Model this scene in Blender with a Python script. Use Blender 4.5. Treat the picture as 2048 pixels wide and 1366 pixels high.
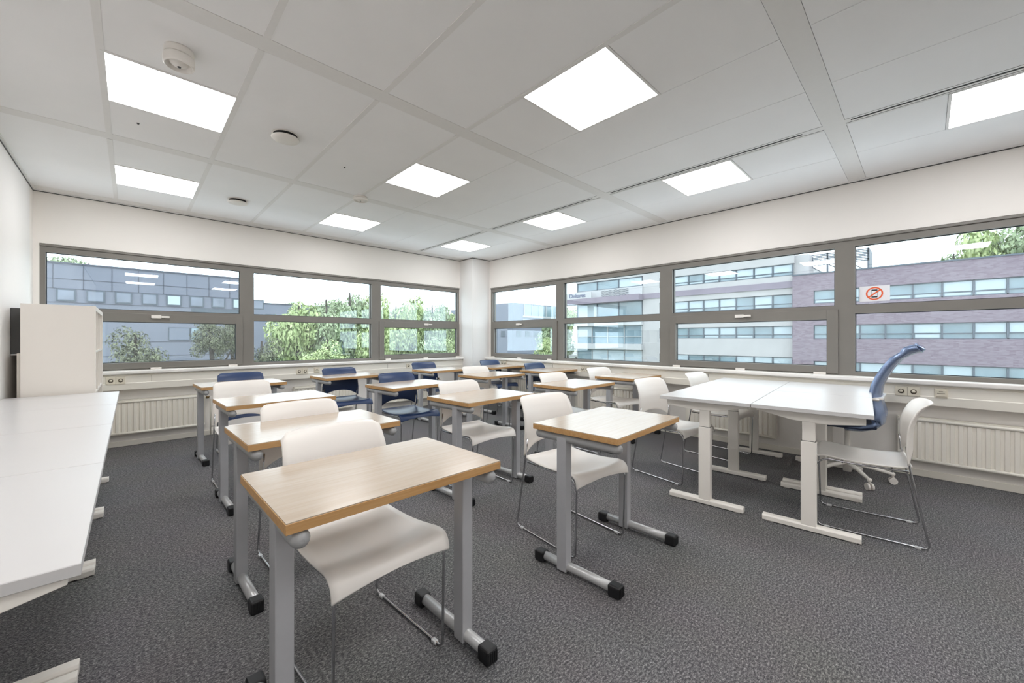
import bpy, bmesh, math, random
from mathutils import Vector, Matrix
from math import sin, cos, pi, radians

for o in list(bpy.data.objects):
    bpy.data.objects.remove(o)
S = bpy.context.scene
C = S.collection
random.seed(7)

# ------------------------------------------------------------------ camera
TH = radians(43.84)
cam_d = bpy.data.cameras.new('camera')
cam = bpy.data.objects.new('camera', cam_d)
C.objects.link(cam)
cam.location = (0, 0, 1.21)
cam.rotation_euler = (pi / 2, 0, -TH)
cam_d.sensor_width = 36
cam_d.lens = 36 * 793.5 / 2048
cam_d.shift_y = -(683 - 677.4) / 2048
cam_d.clip_start = 0.05
cam_d.clip_end = 500
S.camera = cam

# ------------------------------------------------------------------ light and exposure
LAMP_E = 12.6
SKY_E = 3.8
w = bpy.data.worlds.new('sky')
S.world = w
w.use_nodes = True
bg = w.node_tree.nodes['Background']
bg.inputs[0].default_value = (0.88, 0.95, 1.0, 1)
bg.inputs[1].default_value = SKY_E
S.view_settings.view_transform = 'Standard'
S.view_settings.look = 'None'
S.view_settings.gamma = 1
S.view_settings.exposure = 0.0
S.view_settings.use_curve_mapping = False
S.cycles.max_bounces = 14
S.cycles.diffuse_bounces = 10
S.cycles.transparent_max_bounces = 12


# ------------------------------------------------------------------ materials
def srgb(r, g, b):
    f = lambda c: (c / 255 / 12.92) if c / 255 <= 0.04045 else ((c / 255 + 0.055) / 1.055) ** 2.4
    return (f(r), f(g), f(b), 1)


def mat(name, col, rough=0.5, metal=0.0, spec=0.5, noise=0.0, nscale=30, bump=0.0, bscale=200, coat=0.0):
    m = bpy.data.materials.new(name)
    m.use_nodes = True
    nt = m.node_tree
    b = nt.nodes['Principled BSDF']
    b.inputs['Base Color'].default_value = col
    b.inputs['Roughness'].default_value = rough
    b.inputs['Metallic'].default_value = metal
    b.inputs['Specular IOR Level'].default_value = spec
    if coat:
        b.inputs['Coat Weight'].default_value = coat
        b.inputs['Coat Roughness'].default_value = 0.12
    tc = nt.nodes.new('ShaderNodeTexCoord')
    if noise:
        n = nt.nodes.new('ShaderNodeTexNoise')
        n.inputs['Scale'].default_value = nscale
        n.inputs['Detail'].default_value = 4
        nt.links.new(tc.outputs['Object'], n.inputs['Vector'])
        r = nt.nodes.new('ShaderNodeValToRGB')
        r.color_ramp.elements[0].position = 0.3
        r.color_ramp.elements[1].position = 0.7
        r.color_ramp.elements[0].color = tuple(c * (1 - noise) for c in col[:3]) + (1,)
        r.color_ramp.elements[1].color = tuple(min(1, c * (1 + noise)) for c in col[:3]) + (1,)
        nt.links.new(n.outputs['Fac'], r.inputs['Fac'])
        nt.links.new(r.outputs['Color'], b.inputs['Base Color'])
    if bump:
        n2 = nt.nodes.new('ShaderNodeTexNoise')
        n2.inputs['Scale'].default_value = bscale
        nt.links.new(tc.outputs['Object'], n2.inputs['Vector'])
        bp = nt.nodes.new('ShaderNodeBump')
        bp.inputs['Strength'].default_value = bump
        bp.inputs['Distance'].default_value = 0.002
        nt.links.new(n2.outputs['Fac'], bp.inputs['Height'])
        nt.links.new(bp.outputs['Normal'], b.inputs['Normal'])
    return m


M = {}
M['wall'] = mat('wall_paint', srgb(240, 236, 231), 0.75, bump=0.08, bscale=300, noise=0.01, nscale=2)
M['wall_white'] = mat('white_panel', srgb(232, 230, 228), 0.6, noise=0.01, nscale=2)
M['tile'] = mat('ceiling_tile', srgb(243, 242, 242), 0.9, bump=0.15, bscale=500, noise=0.012, nscale=3)
M['band'] = mat('ceiling_band', srgb(232, 230, 228), 0.6, noise=0.01)
M['gap'] = mat('ceiling_gap', srgb(120, 120, 120), 0.9, noise=0.05)
M['cream'] = mat('cream_enamel', srgb(238, 233, 222), 0.4, noise=0.015, nscale=3)
M['sill'] = mat('sill_laminate', srgb(238, 235, 230), 0.3, noise=0.01, nscale=4)
M['frame'] = mat('window_frame_grey', srgb(124, 120, 114), 0.42, noise=0.03, nscale=6)
M['gasket'] = mat('rubber_gasket', srgb(35, 40, 45), 0.6, noise=0.05)
M['plastic_w'] = mat('white_plastic', srgb(232, 227, 221), 0.36, noise=0.01, nscale=5)
M['plastic_b'] = mat('blue_plastic', srgb(38, 58, 96), 0.34, noise=0.04, nscale=8)
M['chrome'] = mat('chrome', srgb(190, 190, 192), 0.16, metal=1.0, noise=0.02)
M['clear'] = mat('clear_glide', srgb(205, 205, 205), 0.2, noise=0.02)
M['steel'] = mat('grey_steel', srgb(178, 178, 181), 0.42, metal=0.15, noise=0.02, nscale=20)
M['tube'] = mat('light_grey_tube', srgb(190, 190, 190), 0.3, metal=0.3, noise=0.02)
M['tube_d'] = mat('grey_rail', srgb(160, 160, 160), 0.4, metal=0.1, noise=0.02)
M['black'] = mat('black_rubber', srgb(24, 24, 26), 0.5, noise=0.1, nscale=50)
M['white_top'] = mat('white_laminate', srgb(206, 204, 203), 0.30, spec=0.35, noise=0.008, nscale=3)
M['white_metal'] = mat('white_powder_coat', srgb(240, 235, 227), 0.4, noise=0.015, nscale=5)
M['white_case'] = mat('white_cabinet', srgb(234, 228, 220), 0.42, noise=0.01, nscale=3)
M['darkgrey'] = mat('dark_grey_case', srgb(78, 78, 78), 0.5, noise=0.03)
M['hole'] = mat('socket_dark', srgb(95, 85, 70), 0.6, noise=0.05)
M['socket'] = mat('socket_cream', srgb(222, 214, 196), 0.35, noise=0.02)
M['slot'] = mat('slot_black', srgb(18, 18, 20), 0.7, noise=0.05)
M['brass'] = mat('brass_valve', srgb(120, 100, 70), 0.35, metal=0.9, noise=0.1)
M['paper'] = mat('paper', srgb(238, 238, 242), 0.6, noise=0.005)
M['orange'] = mat('sign_orange', srgb(232, 98, 52), 0.6, noise=0.03)
M['ink'] = mat('sign_ink', srgb(30, 34, 42), 0.5, noise=0.03)
M['shell_b'] = mat('blue_shell', srgb(132, 150, 184), 0.22, metal=0.5, noise=0.05, nscale=5)
M['seat_b'] = mat('navy_upholstery', srgb(44, 54, 76), 0.7, noise=0.15, nscale=120, bump=0.2, bscale=400)


def wood(name, base, dark, rough, axis=0):
    m = bpy.data.materials.new(name)
    m.use_nodes = True
    nt = m.node_tree
    b = nt.nodes['Principled BSDF']
    b.inputs['Roughness'].default_value = rough
    b.inputs['Specular IOR Level'].default_value = 0.42
    b.inputs['Coat Weight'].default_value = 0.12 if rough < 0.4 else 0.05
    b.inputs['Coat Roughness'].default_value = 0.16
    tc = nt.nodes.new('ShaderNodeTexCoord')
    mp = nt.nodes.new('ShaderNodeMapping')
    mp.inputs['Scale'].default_value = (1.5, 26, 26) if axis == 0 else (26, 1.5, 26)
    n = nt.nodes.new('ShaderNodeTexNoise')
    n.inputs['Scale'].default_value = 3
    n.inputs['Detail'].default_value = 6
    n.inputs['Roughness'].default_value = 0.6
    r = nt.nodes.new('ShaderNodeValToRGB')
    r.color_ramp.elements[0].position = 0.32
    r.color_ramp.elements[1].position = 0.62
    r.color_ramp.elements[0].color = dark
    r.color_ramp.elements[1].color = base
    nt.links.new(tc.outputs['Object'], mp.inputs['Vector'])
    nt.links.new(mp.outputs['Vector'], n.inputs['Vector'])
    nt.links.new(n.outputs['Fac'], r.inputs['Fac'])
    nt.links.new(r.outputs['Color'], b.inputs['Base Color'])
    return m


M['wood'] = wood('maple_laminate', srgb(186, 171, 154), srgb(179, 162, 143), 0.22)
M['edge'] = wood('beech_edge_band', srgb(196, 154, 104), srgb(180, 136, 84), 0.5)


def carpet():
    m = bpy.data.materials.new('carpet')
    m.use_nodes = True
    nt = m.node_tree
    b = nt.nodes['Principled BSDF']
    b.inputs['Roughness'].default_value = 0.95
    b.inputs['Specular IOR Level'].default_value = 0.15
    tc = nt.nodes.new('ShaderNodeTexCoord')
    mp = nt.nodes.new('ShaderNodeMapping')
    mp.inputs['Scale'].default_value = (0.6, 1, 1)
    nt.links.new(tc.outputs['Object'], mp.inputs['Vector'])
    n = nt.nodes.new('ShaderNodeTexNoise')
    n.inputs['Scale'].default_value = 130
    n.inputs['Detail'].default_value = 9
    n.inputs['Roughness'].default_value = 0.97
    nt.links.new(mp.outputs['Vector'], n.inputs['Vector'])
    r = nt.nodes.new('ShaderNodeValToRGB')
    e = r.color_ramp.elements
    e[0].position = 0.36
    e[0].color = srgb(28, 28, 32)
    e[1].position = 0.66
    e[1].color = srgb(228, 225, 222)
    k = e.new(0.5)
    k.color = srgb(85, 84, 86)
    nt.links.new(n.outputs['Fac'], r.inputs['Fac'])
    n3 = nt.nodes.new('ShaderNodeTexNoise')
    n3.inputs['Scale'].default_value = 2.0
    nt.links.new(tc.outputs['Object'], n3.inputs['Vector'])
    mx = nt.nodes.new('ShaderNodeMix')
    mx.data_type = 'RGBA'
    mx.blend_type = 'MULTIPLY'
    mx.inputs['Factor'].default_value = 0.12
    nt.links.new(r.outputs['Color'], mx.inputs['A'])
    nt.links.new(n3.outputs['Color'], mx.inputs['B'])
    nt.links.new(mx.outputs['Result'], b.inputs['Base Color'])
    bp = nt.nodes.new('ShaderNodeBump')
    bp.inputs['Strength'].default_value = 0.3
    bp.inputs['Distance'].default_value = 0.003
    nt.links.new(n.outputs['Fac'], bp.inputs['Height'])
    nt.links.new(bp.outputs['Normal'], b.inputs['Normal'])
    return m


M['carpet'] = carpet()


def emis(name, col, e):
    m = bpy.data.materials.new(name)
    m.use_nodes = True
    nt = m.node_tree
    nt.nodes.clear()
    em = nt.nodes.new('ShaderNodeEmission')
    em.inputs[0].default_value = col
    em.inputs[1].default_value = e
    out = nt.nodes.new('ShaderNodeOutputMaterial')
    nt.links.new(em.outputs[0], out.inputs[0])
    return m


M['lamp'] = emis('led_diffuser', (0.985, 0.98, 0.985, 1), LAMP_E)


def glass():
    m = bpy.data.materials.new('window_glass')
    m.use_nodes = True
    nt = m.node_tree
    nt.nodes.clear()
    t = nt.nodes.new('ShaderNodeBsdfTransparent')
    t.inputs[0].default_value = (0.93, 0.97, 0.98, 1)
    g = nt.nodes.new('ShaderNodeBsdfGlossy')
    g.inputs['Roughness'].default_value = 0.0
    g.inputs['Color'].default_value = (0.9, 0.95, 1, 1)
    fr = nt.nodes.new('ShaderNodeFresnel')
    geo = nt.nodes.new('ShaderNodeNewGeometry')
    io = nt.nodes.new('ShaderNodeMath')          # same index seen from both faces of the pane
    io.operation = 'MULTIPLY_ADD'
    io.inputs[1].default_value = 1 / 1.5 - 1.5
    io.inputs[2].default_value = 1.5
    nt.links.new(geo.outputs['Backfacing'], io.inputs[0])
    nt.links.new(io.outputs[0], fr.inputs[0])
    mm = nt.nodes.new('ShaderNodeMath')
    mm.operation = 'MULTIPLY_ADD'
    mm.inputs[1].default_value = 0.9
    mm.inputs[2].default_value = 0.05
    mx = nt.nodes.new('ShaderNodeMixShader')
    out = nt.nodes.new('ShaderNodeOutputMaterial')
    nt.links.new(fr.outputs[0], mm.inputs[0])
    nt.links.new(mm.outputs[0], mx.inputs[0])
    nt.links.new(t.outputs[0], mx.inputs[1])
    nt.links.new(g.outputs[0], mx.inputs[2])
    nt.links.new(mx.outputs[0], out.inputs[0])
    return m


M['glass'] = glass()
# exterior
M['ext_grey'] = mat('grey_cladding', srgb(118, 121, 134), 0.7, noise=0.04, nscale=0.4)
M['ext_grey2'] = mat('pale_blue_cladding', srgb(118, 123, 137), 0.7, noise=0.04, nscale=0.3)
M['joint'] = mat('cladding_joint', srgb(82, 85, 97), 0.8, noise=0.05)
M['stone'] = mat('pale_stone', srgb(169, 166, 167), 0.7, noise=0.05, nscale=0.8)
M['lav'] = mat('mauve_band', srgb(128, 118, 131), 0.7, noise=0.08, nscale=0.8)
M['slab'] = mat('white_slab', srgb(176, 176, 178), 0.6, noise=0.02, nscale=1)
M['pale_pane'] = mat('pale_window_pane', srgb(122, 128, 142), 0.3, noise=0.2, nscale=0.9)
M['ext_glass'] = mat('facade_glass', srgb(118, 138, 148), 0.12, noise=0.25, nscale=0.5, spec=0.9)
M['blind'] = mat('pale_blind', srgb(172, 184, 192), 0.3, noise=0.05, nscale=1)
M['ext_frame'] = mat('facade_frame', srgb(82, 91, 102), 0.5, noise=0.05)
M['ext_frame_w'] = mat('white_facade_frame', srgb(168, 170, 173), 0.5, noise=0.03)
M['ground'] = mat('pale_paving_and_grass', srgb(124, 132, 118), 0.9, noise=0.15, nscale=0.15)
M['bark'] = mat('tree_bark', srgb(50, 44, 38), 0.9, noise=0.2, nscale=10)
M['sign_blue'] = mat('sign_blue', srgb(50, 67, 111), 0.5, noise=0.02)
M['car_w'] = mat('white_car_paint', srgb(168, 168, 170), 0.25, noise=0.01)
M['car_d'] = mat('dark_car_paint', srgb(42, 41, 50), 0.25, noise=0.02)
M['car_glass'] = mat('car_glass', srgb(27, 35, 41), 0.1, noise=0.05)


def brick():
    m = bpy.data.materials.new('mauve_brick')
    m.use_nodes = True
    nt = m.node_tree
    b = nt.nodes['Principled BSDF']
    b.inputs['Roughness'].default_value = 0.85
    tc = nt.nodes.new('ShaderNodeTexCoord')
    sp = nt.nodes.new('ShaderNodeSeparateXYZ')
    cb = nt.nodes.new('ShaderNodeCombineXYZ')
    nt.links.new(tc.outputs['Object'], sp.inputs[0])
    nt.links.new(sp.outputs['Y'], cb.inputs['X'])
    nt.links.new(sp.outputs['Z'], cb.inputs['Y'])
    br = nt.nodes.new('ShaderNodeTexBrick')
    br.inputs['Scale'].default_value = 2.2
    br.inputs['Color1'].default_value = srgb(134, 122, 132)
    br.inputs['Color2'].default_value = srgb(112, 96, 108)
    br.inputs['Mortar'].default_value = srgb(132, 122, 132)
    br.inputs['Mortar Size'].default_value = 0.012
    br.inputs['Brick Width'].default_value = 0.6
    br.inputs['Row Height'].default_value = 0.18
    nt.links.new(cb.outputs[0], br.inputs['Vector'])
    nt.links.new(br.outputs['Color'], b.inputs['Base Color'])
    return m


M['brick'] = brick()


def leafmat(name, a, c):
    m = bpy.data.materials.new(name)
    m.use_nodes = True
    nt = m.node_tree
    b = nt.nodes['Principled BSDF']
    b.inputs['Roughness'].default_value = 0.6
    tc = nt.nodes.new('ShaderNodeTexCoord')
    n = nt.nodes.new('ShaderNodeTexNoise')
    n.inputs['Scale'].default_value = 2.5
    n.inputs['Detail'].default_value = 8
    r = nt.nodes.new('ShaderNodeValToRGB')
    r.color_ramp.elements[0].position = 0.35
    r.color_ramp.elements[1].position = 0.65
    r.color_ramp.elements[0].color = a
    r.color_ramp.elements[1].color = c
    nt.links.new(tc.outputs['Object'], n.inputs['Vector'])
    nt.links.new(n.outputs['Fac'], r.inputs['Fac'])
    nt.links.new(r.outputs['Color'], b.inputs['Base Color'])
    return m


M['leaf_b'] = leafmat('bright_leaves', srgb(120, 140, 86), srgb(196, 208, 152))
M['leaf_m'] = leafmat('mid_leaves', srgb(108, 126, 92), srgb(170, 184, 146))
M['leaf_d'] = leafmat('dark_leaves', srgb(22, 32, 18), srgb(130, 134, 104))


# ------------------------------------------------------------------ mesh helpers
class MB:
    def __init__(s):
        s.bm = bmesh.new()

    def box(s, x0, x1, y0, y1, z0, z1, bev=0.0, seg=2, mi=0):
        bm = s.bm
        if x0 > x1: x0, x1 = x1, x0
        if y0 > y1: y0, y1 = y1, y0
        if z0 > z1: z0, z1 = z1, z0
        r = bmesh.ops.create_cube(bm, size=1)
        vs = r['verts']
        for v in vs:
            v.co = Vector((x0 if v.co.x < 0 else x1, y0 if v.co.y < 0 else y1, z0 if v.co.z < 0 else z1))
        fs = set(f for v in vs for f in v.link_faces)
        for f in fs:
            f.material_index = mi
        if bev > 0:
            es = list(set(e for v in vs for e in v.link_edges))
            bmesh.ops.bevel(bm, geom=es, offset=bev, segments=seg, affect='EDGES', profile=0.5)
        return s

    def prism(s, pts, axis, a0, a1, bev=0.0):
        """pts 2-D polygon in the plane normal to axis; extruded a0..a1"""
        bm = s.bm
        def P(p, a):
            return {'x': (a, p[0], p[1]), 'y': (p[0], a, p[1]), 'z': (p[0], p[1], a)}[axis]
        v0 = [bm.verts.new(P(p, a0)) for p in pts]
        v1 = [bm.verts.new(P(p, a1)) for p in pts]
        fs = [bm.faces.new(v0), bm.faces.new(v1[::-1])]
        n = len(pts)
        for i in range(n):
            fs.append(bm.faces.new((v0[i], v1[i], v1[(i + 1) % n], v0[(i + 1) % n])))
        bmesh.ops.recalc_face_normals(bm, faces=fs)
        if bev:
            es = list(set(e for f in fs for e in f.edges))
            bmesh.ops.bevel(bm, geom=es, offset=bev, segments=2, affect='EDGES', profile=0.5)
        return s

    def tube(s, pts, r, n=10, caps=True, r1=None, round_cap=False):
        bm = s.bm
        pts = [Vector(p) for p in pts]
        N = len(pts)
        rad = [r + ((r1 if r1 is not None else r) - r) * i / (N - 1) for i in range(N)]
        if round_cap:
            d0 = (pts[0] - pts[1]).normalized()
            d1 = (pts[-1] - pts[-2]).normalized()
            a = [(pts[0] + d0 * r * sin(t), r * cos(t)) for t in (1.35, 1.0, 0.6, 0.3)]
            b = [(pts[-1] + d1 * r * sin(t), r * cos(t)) for t in (0.3, 0.6, 1.0, 1.35)]
            pts = [p for p, _ in a] + pts + [p for p, _ in b]
            rad = [q for _, q in a] + rad + [q for _, q in b]
            N = len(pts)
        up = None
        rings = []
        for i, p in enumerate(pts):
            if i == 0: d = pts[1] - p
            elif i == N - 1: d = p - pts[i - 1]
            else: d = (pts[i + 1] - p).normalized() + (p - pts[i - 1]).normalized()
            d.normalize()
            if up is None:
                up = Vector((0, 0, 1)) if abs(d.z) < 0.9 else Vector((1, 0, 0))
            sd = d.cross(up).normalized()
            up = sd.cross(d).normalized()
            rings.append([bm.verts.new(p + (sd * cos(2 * pi * k / n) + up * sin(2 * pi * k / n)) * rad[i]) for k in range(n)])
        fs = []
        for a, b in zip(rings, rings[1:]):
            for k in range(n):
                f = bm.faces.new((a[k], a[(k + 1) % n], b[(k + 1) % n], b[k]))
                f.smooth = True
                fs.append(f)
        if caps:
            fs.append(bm.faces.new(rings[0]))
            fs.append(bm.faces.new(rings[-1][::-1]))
        bmesh.ops.recalc_face_normals(bm, faces=fs)
        return s

    def lathe(s, prof, cx, cy, n=28, flip=False):
        """profile (r, z) revolved about the vertical through (cx, cy)"""
        bm = s.bm
        rings = []
        for r, z in prof:
            if r < 1e-5:
                rings.append([bm.verts.new((cx, cy, z))])
            else:
                rings.append([bm.verts.new((cx + r * cos(2 * pi * k / n), cy + r * sin(2 * pi * k / n), z)) for k in range(n)])
        fs = []
        for a, b in zip(rings, rings[1:]):
            for k in range(n):
                if len(a) == 1 and len(b) == 1: continue
                if len(a) == 1: f = bm.faces.new((a[0], b[(k + 1) % n], b[k]))
                elif len(b) == 1: f = bm.faces.new((a[k], a[(k + 1) % n], b[0]))
                else: f = bm.faces.new((a[k], a[(k + 1) % n], b[(k + 1) % n], b[k]))
                f.smooth = True
                fs.append(f)
        bmesh.ops.recalc_face_normals(bm, faces=fs)
        return s

    def grid(s, fn, nu, nv, th):
        bm = s.bm
        vs = [[bm.verts.new(fn(-1 + 2 * i / nu, j / nv)) for j in range(nv + 1)] for i in range(nu + 1)]
        fs = []
        for i in range(nu):
            for j in range(nv):
                f = bm.faces.new((vs[i][j], vs[i + 1][j], vs[i + 1][j + 1], vs[i][j + 1]))
                f.smooth = True
                fs.append(f)
        bmesh.ops.recalc_face_normals(bm, faces=fs)
        nrm = [[Vector((0, 0, 0)) for _ in range(nv + 1)] for _ in range(nu + 1)]
        for i in range(nu + 1):
            for j in range(nv + 1):
                a = vs[min(i + 1, nu)][j].co - vs[max(i - 1, 0)][j].co
                c = vs[i][min(j + 1, nv)].co - vs[i][max(j - 1, 0)].co
                nrm[i][j] = a.cross(c).normalized()
        bs = [[bm.verts.new(vs[i][j].co - nrm[i][j] * th) for j in range(nv + 1)] for i in range(nu + 1)]
        for i in range(nu):
            for j in range(nv):
                bm.faces.new((bs[i][j], bs[i][j + 1], bs[i + 1][j + 1], bs[i + 1][j]))
        loop = [(i, 0) for i in range(nu)] + [(nu, j) for j in range(nv)] + [(i, nv) for i in range(nu, 0, -1)] + [(0, j) for j in range(nv, 0, -1)]
        for p, q in zip(loop, loop[1:] + loop[:1]):
            bm.faces.new((vs[p[0]][p[1]], bs[p[0]][p[1]], bs[q[0]][q[1]], vs[q[0]][q[1]]))
        bmesh.ops.recalc_face_normals(bm, faces=bm.faces[:])
        for f in bm.faces:
            f.smooth = True
        return s

    def build(s, name, mats, parent=None, smooth_angle=None):
        me = bpy.data.meshes.new(name)
        s.bm.to_mesh(me)
        s.bm.free()
        if not isinstance(mats, (list, tuple)): mats = [mats]
        for m in mats: me.materials.append(m)
        if smooth_angle:
            for p in me.polygons: p.use_smooth = True
            me.set_sharp_from_angle(angle=radians(smooth_angle))
        o = bpy.data.objects.new(name, me)
        C.objects.link(o)
        if parent: o.parent = parent
        return o


def fillet(pts, r, n=5):
    pts = [Vector(p) for p in pts]
    out = [pts[0]]
    for a, b, c in zip(pts, pts[1:], pts[2:]):
        d1 = (a - b); d2 = (c - b)
        rr = min(r, d1.length * 0.45, d2.length * 0.45)
        p = b + d1.normalized() * rr
        q = b + d2.normalized() * rr
        for i in range(n + 1):
            t = i / n
            out.append((1 - t) ** 2 * p + 2 * t * (1 - t) * b + t * t * q)
    out.append(pts[-1])
    return out


def empty(name, loc=(0, 0, 0), rz=0.0):
    o = bpy.data.objects.new(name, None)
    o.empty_display_size = 0.1
    C.objects.link(o)
    o.location = loc
    o.rotation_euler = (0, 0, rz)
    return o


def tag(o, label=None, cat=None, group=None, kind=None):
    if label: o['label'] = label
    if cat: o['category'] = cat
    if group: o['group'] = group
    if kind: o['kind'] = kind
    return o


def kids(o):
    return [c for c in KIDS.get(o.name, [])] if False else list(o.children)


def copy_tree(o, parent=None):
    c = o.copy()
    C.objects.link(c)
    c.parent = parent
    for ch in list(o.children):
        copy_tree(ch, c)
    return c


def struct(o):
    o['kind'] = 'structure'
    return o


# ------------------------------------------------------------------ envelope numbers
K = 1.015
kz = lambda z: 1.21 + (z - 1.21) * K
YA, XB = 6.132 * K, 4.919 * K          # window wall planes
XL = -0.703 * K                        # left wall
YBK = -3.6                             # wall behind
ZC = kz(2.70)
XCOL, YCOL = 4.516 * K, 5.74 * K
WT, WBm = kz(2.169), kz(0.861)         # window opening top, bottom
AX0, AX1 = -0.66 * K, 4.50 * K         # window A extents
BY0, BY1 = -1.20 * K, 5.70 * K         # window B extents
TH_W = 0.13

# ------------------------------------------------------------------ room shell
b = MB(); b.box(XL - 0.3, XB + 0.3, YBK - 0.3, YA + 0.3, -0.2, 0); struct(b.build('floor', M['carpet']))
b = MB()
b.box(XL - 0.3, XB + 0.3, YBK - 0.3, YA + 0.3, ZC + 0.035, ZC + 0.2)
ceil = struct(b.build('ceiling', M['gap']))
b = MB(); b.box(XL - 0.3, XL, YBK - 0.3, YA + 0.3, 0, ZC + 0.035); struct(b.build('wall_left', M['wall']))
b = MB(); b.box(XL, XL + 0.012, -1.9, 5.87 * K, 0, ZC - 0.05, 0.003); struct(b.build('trim_1', M['wall_white']))
b = MB(); b.box(XL, XB + 0.3, YBK - 0.3, YBK, 0, ZC + 0.035); struct(b.build('wall_back', M['wall']))
LWA = YA + 0.03
LWB = XB + 0.03
b = MB()
b.box(XL, XB + 0.3, YA, YA + TH_W, WT, ZC + 0.035)
b.box(XL, XB + 0.3, LWA, YA + TH_W, 0, WBm)
b.box(XL, AX0, YA, YA + TH_W, WBm, WT)
b.box(AX1, XB + 0.3, YA, YA + TH_W, WBm, WT)
struct(b.build('wall_far', M['wall']))
b = MB()
b.box(XB, XB + TH_W, YBK, YA, WT, ZC + 0.035)
b.box(LWB, XB + TH_W, YBK, YA, 0, WBm)
b.box(XB, XB + TH_W, BY1, YA, WBm, WT)
b.box(XB, XB + TH_W, YBK, BY0, WBm, WT)
struct(b.build('wall_right', M['wall']))
b = MB(); b.box(XCOL, XB + 0.05, YCOL, YA + 0.05, 0, ZC + 0.035, 0.012, 3); struct(b.build('wall_corner', M['wall_white']))
b = MB(); b.box(XL, XCOL, LWA - 0.015, LWA, 0, 0.06, 0.004); struct(b.build('baseboard_far', M['cream']))
b = MB(); b.box(LWB - 0.015, LWB, YBK, YCOL, 0, 0.06, 0.004); struct(b.build('baseboard_right', M['cream']))

# ceiling tiles, bands, T profiles (all in one ceiling surface)
xb = [XL, -0.115 * K, 0.485 * K, 1.11 * K, 1.73 * K, 2.33 * K, 2.94 * K, 3.50 * K, 3.59 * K, 4.19 * K, XB]
bands = [(-3.36, -3.24), (-1.49, -1.37), (0.38, 0.50), (2.26, 2.37), (4.10, 4.21), (5.98, 6.132)]
bands = [(a * K, c * K) for a, c in bands]
rows = []
prev = YBK
for a, c in bands:
    rows.append((prev, a)); prev = c
lights = []
for r_, (y0, y1) in {0: (-2.58, -1.98), 1: (-0.71, -0.11), 2: (1.125, 1.715), 3: (2.985, 3.555), 4: (4.84, 5.41)}.items():  # rearmost row is added out of view to brighten faces turned towards the camera
    for cx0 in (-0.115, 1.73, 3.59):
        yy0, yy1 = y0, y1
        if cx0 < 0 and r_ == 3: yy0, yy1 = 2.945, 3.525
        if cx0 < 0 and r_ == 4: yy0, yy1 = 4.80, 5.375
        lights.append((cx0 * K, (cx0 + 0.60) * K, (yy0 - 0.01) * K, (yy1 + 0.01) * K, r_))
tb = MB()
for i in range(len(xb) - 1):
    for (y0, y1) in rows:
        x0, x1 = xb[i], xb[i + 1]
        g = 0.0022
        if abs(x0 - 3.50 * K) < 1e-6:
            if y0 < -1.6:
                tb.box(x0 + g, x1 - g, y0 + g, y1 - g, ZC, ZC + 0.03)
            continue
        cuts = [(l[2], l[3]) for l in lights if abs(l[0] - x0) < 0.03 and l[2] > y0 and l[3] < y1]
        ys = [y0]
        for c in cuts: ys += [c[0], c[1]]
        ys.append(y1)
        for k in range(0, len(ys), 2):
            tb.box(x0 + g, x1 - g, ys[k] + g, ys[k + 1] - g, ZC, ZC + 0.03)
struct(tb.build('ceiling_tiles', M['tile']))
bb = MB()
for a, c in bands:
    bb.box(XL, XB, a, c, ZC - 0.001, ZC + 0.03)
for x in xb[1:5]:
    for (y0, y1) in rows:
        bb.box(x - 0.016, x + 0.016, y0, y1, ZC - 0.003, ZC + 0.02)
struct(bb.build('ceiling_bands', M['band']))
b = MB()
b.box(XL, XB, YA - 0.02, YA, ZC - 0.012, ZC, 0)
b.box(XB - 0.02, XB, YBK, YA - 0.02, ZC - 0.012, ZC, 0)
b.box(XL, XL + 0.02, YBK, YA - 0.02, ZC - 0.012, ZC, 0)
struct(b.build('trim_2', M['band']))
b = MB()
b.box(XL, XCOL, YA - 0.004, YA, ZC - 0.020, ZC - 0.012)
b.box(XB - 0.004, XB, YBK, YCOL, ZC - 0.020, ZC - 0.012)
b.box(XL, XL + 0.004, YBK, YA, ZC - 0.020, ZC - 0.012)
b.box(XCOL - 0.004, XCOL, YCOL - 0.004, YA, ZC - 0.020, ZC - 0.008)
b.box(XCOL - 0.004, XB, YCOL - 0.004, YCOL, ZC - 0.020, ZC - 0.008)
struct(b.build('trim_3', M['darkgrey']))

# ------------------------------------------------------------------ ceiling lights
def light_unit(w_, d_):
    r = empty('ceiling_light')
    m = MB()
    f = 0.015
    m.box(0, w_, 0, f, -0.004, 0.03); m.box(0, w_, d_ - f, d_, -0.004, 0.03)
    m.box(0, f, f, d_ - f, -0.004, 0.03); m.box(w_ - f, w_, f, d_ - f, -0.004, 0.03)
    m.build('frame', M['wall_white'], r)
    m = MB(); m.box(f, w_ - f, f, d_ - f, 0.0, 0.02); m.build('diffuser', M['lamp'], r)
    return r


LL = {(0, 3): 'square ceiling panel light beside the big cylindrical detector',
      (0, 4): 'square ceiling panel light above the left window, left of the far round vent',
      (1, 2): 'largest square panel light glowing in the middle of the ceiling nearest the camera',
      (1, 3): 'square panel light in the middle row, right of the far detector',
      (1, 4): 'square panel light in the middle row closest to the far window wall',
      (2, 1): 'square panel light cut off by the right edge of the photo',
      (2, 2): 'square panel light in front of the wide ceiling band at right',
      (2, 3): 'square panel light beside the slot diffuser, second from the corner column',
      (2, 4): 'small-looking square panel light nearest the corner column'}
for (x0, x1, y0, y1, r_) in lights:
    c = 0 if x0 < 0 else (1 if x0 < 3 else 2)
    L = light_unit(x1 - x0, y1 - y0)
    L.location = (x0, y0, ZC)
    tag(L, LL.get((c, r_), 'unseen square ceiling panel light added behind and above the camera to brighten the room'), 'ceiling light', 'square ceiling panel lights')

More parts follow.
